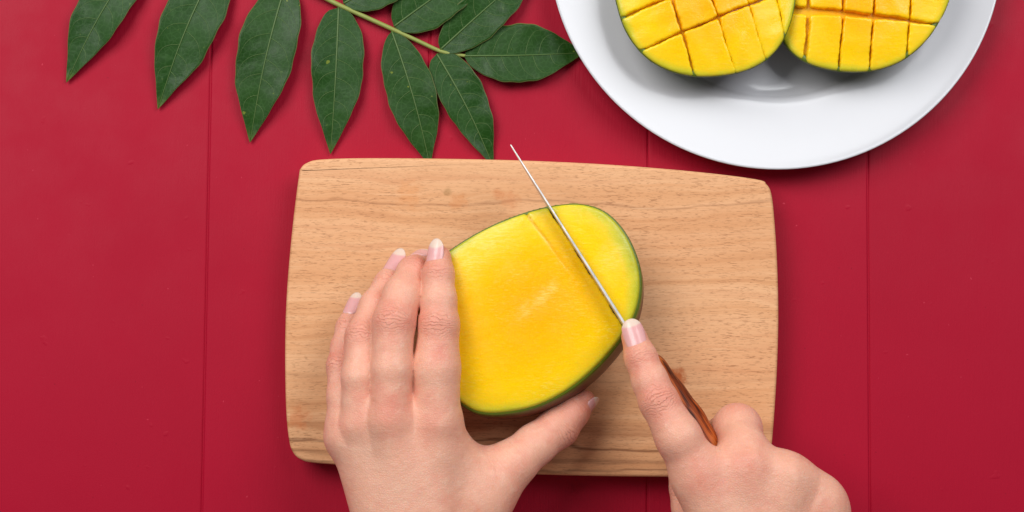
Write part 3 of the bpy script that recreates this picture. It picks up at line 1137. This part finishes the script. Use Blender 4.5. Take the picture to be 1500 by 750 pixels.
def build_hand(palm, fingers, label, h=0.75, kpalm=15.0, kf=10.0, name='hand', bumps=()):
    allp = [p for seg in palm for p in seg[:2]] + [p for f in fingers for p in f['j']]
    A = np.array(allp)
    lo = (A[:, :3] - A[:, 3:4]).min(0) - 4
    hi = (A[:, :3] + A[:, 3:4]).max(0) + 4
    f = Field(lo, hi, h)
    D = f.full(50.0)
    for seg in palm:
        a, b = seg[0], seg[1]
        fz = seg[2] if len(seg) > 2 else 1.0
        k = seg[3] if len(seg) > 3 else kpalm
        w = f.window([a[:3] - a[3], a[:3] + a[3], b[:3] - b[3], b[:3] + b[3]], 16)
        D[w] = smin(D[w], cone(f.xyz(w), a[:3], b[:3], a[3], b[3], fz), k)
    palmD = D.copy()
    creases = []
    for fg in fingers:
        js = ([fg['pre']] if 'pre' in fg else []) + list(fg['j'])
        w = f.window(np.concatenate([np.array(js)[:, :3] - np.array(js)[:, 3:4], np.array(js)[:, :3] + np.array(js)[:, 3:4]]), 12)
        X = f.xyz(w)
        d = None
        for a, b in zip(js[:-1], js[1:]):
            c = cone(X, a[:3], b[:3], a[3], b[3])
            d = c if d is None else smin(d, c, 3.0)
        # pad below the finger tip and fuller knuckle
        for (p, rr) in fg.get('balls', ()):
            q = np.sqrt((X[0] - p[0]) ** 2 + (X[1] - p[1]) ** 2 + (X[2] - p[2]) ** 2) - rr
            d = smin(d, q.astype(np.float32), 4.0)
        D[w] = np.minimum(D[w], smin(palmD[w], d, fg.get('k', kf)))
    for (p, rr, dep) in bumps:          # knuckle heads / hollows on the back of the hand
        w = f.window([np.asarray(p[:3])], rr * 3)
        X = f.xyz(w)
        q = (X[0] - p[0]) ** 2 + (X[1] - p[1]) ** 2 + ((X[2] - p[2]) * 0.5) ** 2
        D[w] = D[w] - dep * np.exp(-q / (rr * rr))
    V, Q = surface_nets(D, f.lo, h, 3)
    # low frequency irregularity so that nothing is a perfect cone
    red = np.zeros(len(V)); crs = np.zeros(len(V)); alo = np.zeros(len(V)); cool = np.zeros(len(V))
    for fg in fingers:
        js = fg['j']
        for (i, rad, amt, rd) in fg['creases']:
            p = js[i]
            ax = js[min(i + 1, len(js) - 1)][:3] - js[i - 1][:3] if i > 0 else js[1][:3] - js[0][:3]
            ax = ax / np.linalg.norm(ax)
            dn = fg['up'] - ax * (fg['up'] @ ax); dn /= np.linalg.norm(dn)
            c = p[:3] + dn * p[3]
            rel = V - c
            t = rel @ ax
            dist2 = (t / (rad * 0.62)) ** 2 + ((rel ** 2).sum(1) - t * t) / (rad * rad)
            m_ = np.exp(-dist2) * amt
            bet = m_ > crs
            lat2 = np.maximum((rel ** 2).sum(1) - t * t, 0)
            crs = np.where(bet, m_, crs); alo = np.where(bet, t * (1 + 0.014 * lat2) , alo)
            red = np.maximum(red, np.exp(-((rel ** 2).sum(1)) / (rad * 1.25) ** 2) * rd)
        tp = js[-1]
        dd = ((V - tp[:3]) ** 2).sum(1)
        red = np.maximum(red, np.exp(-dd / (tp[3] * 1.7) ** 2) * fg.get('tipred', 0.5))
    for (p, rr, amt) in fingers[0].get('redspots', ()):
        red = np.maximum(red, np.exp(-((V - np.asarray(p[:3])) ** 2).sum(1) / rr ** 2) * amt)
    for (p, rr, amt) in fingers[0].get('coolspots', ()):
        cool = np.maximum(cool, np.exp(-((V - np.asarray(p[:3])) ** 2).sum(1) / rr ** 2) * amt)
    fa = V[:, 1].copy(); fl = V[:, 0].copy()
    best = np.full(len(V), 2.0)
    for q, fg in enumerate(fingers):
        cum = 40.0 * q
        for a, b in zip(fg['j'][:-1], fg['j'][1:]):
            ba = b[:3] - a[:3]; L = np.linalg.norm(ba); ax = ba / L
            t = np.clip((V - a[:3]) @ ax, 0, L)
            pd = V - a[:3] - t[:, None] * ax
            dist = np.abs(np.linalg.norm(pd, axis=1) - (a[3] + (b[3] - a[3]) * t / L))
            sdv = np.cross(ax, fg['up']); sdv /= np.linalg.norm(sdv)
            use = dist < best
            best = np.where(use, dist, best)
            fa = np.where(use, cum + (V - a[:3]) @ ax, fa); fl = np.where(use, pd @ sdv, fl)
            cum += L
    org = (A[:, 0].mean(), A[:, 1].mean(), BOARD_Z)
    o = add(name, V, Q, M_HAND, origin=org, attrs={'red': np.clip(red, 0, 1), 'crease': np.clip(crs, 0, 1), 'along': alo, 'cool': cool, 'fa': fa, 'fl': fl})
    tag(o, label, 'hand', 'hands cutting the mango')
    for fg in fingers:
        if 'nail' in fg:
            nail(o, fg, **fg['nail'])
    return o


def nail(parent, fg, up, back=8.5, free=3.0, half=0.8, yaw=0.0, flare=1.0, drop=0.4):
    """curved plate on the end joint; up = direction the nail faces"""
    js = fg['j']
    a, b = js[-2], js[-1]
    ax = b[:3] - a[:3]; ax /= np.linalg.norm(ax)
    up = np.asarray(up, float)
    n = up - ax * (up @ ax); n /= np.linalg.norm(n)
    s = np.cross(ax, n)
    if yaw:
        ax, s = ax * math.cos(yaw) + s * math.sin(yaw), s * math.cos(yaw) - ax * math.sin(yaw)
    r = b[3]
    NU, NV = 14, 22
    L0, L1 = -back, r * 0.80 + free
    tot = L1 - L0
    V, al = [], []
    F = []
    for layer in (0, 1):
        for i in range(NV + 1):
            v = i / NV
            for j in range(NU + 1):
                u = -1 + 2 * j / NU
                # rounded cuticle end and rounded free edge
                st = L0 + tot * 0.17 * abs(u) ** 2.4
                en = L1 - tot * 0.20 * abs(u) ** 2.4
                t = st + (en - st) * v
                wv = half * r * (0.90 + 0.10 * math.sin(min(1, v / 0.6) * math.pi / 2)) * (1 - 0.10 * max(0, v - 0.7) / 0.3 * flare)
                x = u * wv
                Rn = r * 1.02
                hgt = math.sqrt(max(0.0, (Rn * 1.02) ** 2 - x * x)) - Rn * 0.02
                tt = (t - L0) / tot
                hgt -= 1.0 * max(0, (0.10 - tt) / 0.10) ** 2 + drop * 3.2 * max(0, tt - 0.45) ** 2 / 0.3
                hgt += 0.20 - 0.45 * layer
                # the finger tapers towards the tip, follow it
                rr = a[3] + (b[3] - a[3]) * min(1, max(0, 1 + t / np.linalg.norm(b[:3] - a[:3])))
                hgt += (rr - r) * 0.9
                V.append(b[:3] + ax * t + s * x + n * hgt)
                al.append(tt - 0.10 * u * u + 0.03)
    c = NU + 1
    n0 = (NV + 1) * c
    for i in range(NV):
        for j in range(NU):
            q = (i * c + j, i * c + j + 1, (i + 1) * c + j + 1, (i + 1) * c + j)
            F.append(q[::-1]); F.append(tuple(n0 + k for k in q))
    for j in range(NU):
        F.append((j, j + 1, n0 + j + 1, n0 + j))
        e = NV * c
        F.append((e + j + 1, e + j, n0 + e + j, n0 + e + j + 1))
    for i in range(NV):
        F.append(((i + 1) * c, i * c, n0 + i * c, n0 + (i + 1) * c))
        F.append((i * c + NU, (i + 1) * c + NU, n0 + (i + 1) * c + NU, n0 + i * c + NU))
    add('fingernail', V, F, M_NAIL, parent, attrs={'along': al})


UP = np.array([0, 0, 1.0])
# ---- left hand: spread over the mango, thumb along its near side
li = [J(640, 618, 66, 34), J(639, 540, 67.5, 34.5), J(643, 476, 66.5, 29), J(643, 440, 65, 25), J(642, 402, 62.5, 22.5), J(643, 378, 60.5, 18.5)]
lm = [J(572, 615, 69.5, 32), J(574, 540, 71.5, 29.5), J(577, 472, 69, 30.5), J(590, 432, 62, 28), J(605, 399, 53, 23), J(616, 387, 42, 19)]
lr = [J(530, 622, 64, 31), J(528, 552, 66, 27), J(533, 494, 61, 26.5), J(550, 449, 53, 23), J(568, 417, 46, 20), J(581, 394, 40, 17.5)]
lp = [J(508, 636, 58, 27), J(501, 580, 57, 21), J(499, 536, 52, 19.5), J(503, 508, 47, 17.5), J(510, 480, 43, 17), J(522, 451, 38, 15.5)]
lt = [J(700, 732, 50, 40), J(752, 678, 47, 34), J(783, 652, 44, 30), J(818, 626, 41, 29), J(839, 604, 39, 23.5), J(855, 588, 37, 17.5)]
lpalm = [
    (J(638, 614, 62.5, 36), J(628, 860, 65, 42), 1.15),
    (J(574, 612, 66, 35), J(614, 860, 67, 42), 1.15),
    (J(533, 622, 61, 33), J(602, 860, 65, 42), 1.15),
    (J(513, 645, 55, 27), J(596, 860, 60, 40), 1.1),
    (J(698, 732, 48, 39), J(648, 850, 46, 44), 1.0),
    (J(655, 665, 56, 36), J(700, 738, 50, 38), 1.05, 14),
    (J(612, 690, 48, 40), J(600, 850, 44, 44), 1.0),
    (J(690, 690, 50, 26), J(725, 690, 47, 22), 1.2, 16),
    (J(598, 850, 60, 58), J(604, 1010, 68, 70), 1.3, 14),
    (J(624, 850, 60, 58), J(628, 1010, 68, 70), 1.3, 14),
    (J(614, 1000, 68, 78), J(625, 1250, 75, 100), 1.15, 14),
]
lfing = [
    dict(j=li, k=4.5, pre=J(632, 715, 61, 30), up=np.array([-0.12, 0.1, 1.0]), creases=[(2, 8.5, 1.0, 0.40), (4, 6.5, 0.5, 0.35)], nail=dict(up=(-0.36, 0.25, 1.0), back=10.2, free=3.6, half=0.70, yaw=0.05), tipred=0.5,
         redspots=[(J(640, 515, 80, 1)[:3], 6, 0.55), (J(567, 605, 82, 1)[:3], 9, 0.55), (J(628, 625, 80, 1)[:3], 7, 0.42), (J(530, 615, 76, 1)[:3], 7, 0.3), (J(868, 590, 37, 1)[:3], 12, 0.6), (J(835, 600, 45, 1)[:3], 14, 0.45)],
         coolspots=[(J(545, 665, 76, 1)[:3], 12, 0.8), (J(660, 690, 72, 1)[:3], 10, 0.5), (J(590, 720, 76, 1)[:3], 16, 0.6), (J(505, 580, 60, 1)[:3], 3, 0.3)]),
    dict(j=lm, k=4.5, pre=J(588, 715, 64, 30), up=np.array([-0.1, 0.2, 1.0]), creases=[(2, 9, 1.0, 0.42), (4, 7, 0.4, 0.35)], nail=dict(up=(-0.1, 0.9, 0.5), back=5.5, free=2.6, half=0.72)),
    dict(j=lr, k=4.5, pre=J(556, 715, 60, 29), up=np.array([-0.25, 0.2, 1.0]), creases=[(2, 8, 0.8, 0.38), (4, 6, 0.6, 0.3)], nail=dict(up=(-0.30, 0.35, 1.0), back=9.0, free=4.2, half=0.70, yaw=0.0, drop=0.1)),
    dict(j=lp, up=np.array([-0.35, 0.1, 1.0]), creases=[(2, 7, 0.9, 0.40), (4, 5.5, 0.7, 0.35)], nail=dict(up=(-0.42, 0.35, 1.0), back=7.6, free=2.4, half=0.76, yaw=0.0)),
    dict(j=lt, up=np.array([0.3, -0.75, 0.75]), k=9.0, creases=[(3, 8, 1.0, 0.40)], nail=dict(up=(0.62, -0.62, 0.45), back=7.5, free=1.4, half=0.78), tipred=0.7),
]
lb = [(J(566, 606, 80, 1)[:3], 10, 0.35), (J(497, 645, 64, 1)[:3], 8, 0.9),
      (J(545, 665, 76, 1)[:3], 8, -0.6), (J(518, 650, 71, 1)[:3], 6, -0.6),
      (J(632, 482, 76, 1)[:3], 5, 0.35), (J(565, 470, 78, 1)[:3], 5, 0.35), (J(740, 660, 56, 1)[:3], 7, -0.6)]
build_hand(lpalm, lfing, "left hand with thumb and fingers spread round the mango, holding it still", bumps=lb)

# ---- right hand: index finger laid on the blade, the rest closed on the handle
ri = [J(1024, 698, 80, 36), J(994, 641, 84, 33), J(965, 588, 81.5, 28), J(952, 558, 79, 25.5), J(939, 525, 76.5, 23), J(929, 494, 73.5, 19)]
rm = [J(1098, 694, 80, 31), J(1088, 655, 75, 33), J(1080, 627, 62, 34.5), J(1060, 640, 46, 29), J(1035, 652, 38, 26), J(1004, 664, 45, 20)]
rr_ = [J(1148, 712, 79, 32), J(1140, 710, 68, 30), J(1126, 706, 54, 29), J(1098, 700, 42, 26), J(1074, 702, 37, 23), J(1048, 716, 46, 19)]
rp = [J(1195, 738, 73, 30), J(1186, 744, 62, 27), J(1172, 748, 50, 25), J(1150, 742, 42, 23), J(1122, 745, 38, 20), J(1094, 756, 46, 17)]
rt = [J(1072, 815, 60, 48), J(1032, 768, 58, 36), J(1016, 742, 56, 31), J(1008, 715, 54, 26), J(1003, 692, 54, 22), J(1001, 675, 55, 18)]
rpalm = [
    (J(1026, 698, 82, 39), J(1105, 880, 82, 44), 1.15),
    (J(1096, 694, 83, 36), J(1130, 880, 84, 46), 1.15),
    (J(1148, 716, 78, 33), J(1155, 880, 82, 46), 1.15),
    (J(1194, 744, 71, 32), J(1180, 880, 76, 46), 1.1),
    (J(1072, 815, 60, 46), J(1105, 900, 60, 50), 1.0),
    (J(1120, 760, 66, 50), J(1130, 880, 60, 50), 1.0),
    (J(1098, 690, 79, 33), J(1148, 707, 77, 32), 1.1, 14),
    (J(1148, 709, 76, 32), J(1198, 732, 72, 30), 1.1, 14),
    (J(1198, 775, 66, 42), J(1185, 880, 62, 46), 1.0),
    (J(1125, 890, 76, 60), J(1175, 1040, 82, 66), 1.25, 14),
    (J(1160, 890, 76, 60), J(1200, 1040, 82, 66), 1.25, 14),
    (J(1188, 1030, 82, 76), J(1290, 1270, 92, 98), 1.1, 14),
]
rfing = [
    dict(j=ri, pre=J(1060, 775, 76, 34), up=np.array([0.0, 0.05, 1.0]), k=7.0, creases=[(2, 9, 1.0, 0.45), (4, 7, 0.55, 0.35)], nail=dict(up=(-0.05, 0.12, 1.0), back=7.4, free=3.0, half=0.86, yaw=0.02), tipred=0.55,
         redspots=[(J(1035, 700, 95, 1)[:3], 12, 0.4), (J(1095, 690, 96, 1)[:3], 12, 0.42), (J(935, 530, 84, 1)[:3], 8, 0.4)],
         coolspots=[(J(1085, 740, 92, 1)[:3], 14, 0.5), (J(1160, 720, 88, 1)[:3], 9, 0.35)]),
    dict(j=rm, pre=J(1112, 780, 78, 32), up=np.array([0.1, 0.6, 0.7]), k=6.0, creases=[(2, 8, 0.25, 0.25)], tipred=0.3),
    dict(j=rr_, up=np.array([0.3, 0.3, 0.8]), creases=[(2, 8, 0.3, 0.2)], tipred=0.3),
    dict(j=rp, up=np.array([0.5, 0.2, 0.8]), creases=[(2, 8, 0.3, 0.2)], tipred=0.3),
    dict(j=rt, up=np.array([-0.9, 0.2, 0.3]), k=9.0, creases=[(3, 8, 0.5, 0.3)], nail=dict(up=(-0.95, 0.1, 0.25), back=6, free=2, half=0.75), tipred=0.4),
]
rb = [(J(1106, 666, 95, 1)[:3], 5, 1.3), (J(1160, 688, 88, 1)[:3], 5, 1.2),
      (J(1062, 694, 94, 1)[:3], 9, -0.9), (J(1134, 706, 90, 1)[:3], 7, -1.1), (J(1182, 722, 84, 1)[:3], 7, -0.9), (J(1078, 730, 92, 1)[:3], 12, -0.4)]
build_hand(rpalm, rfing, "right hand gripping the knife handle, index finger pressed along the blade", bumps=rb)
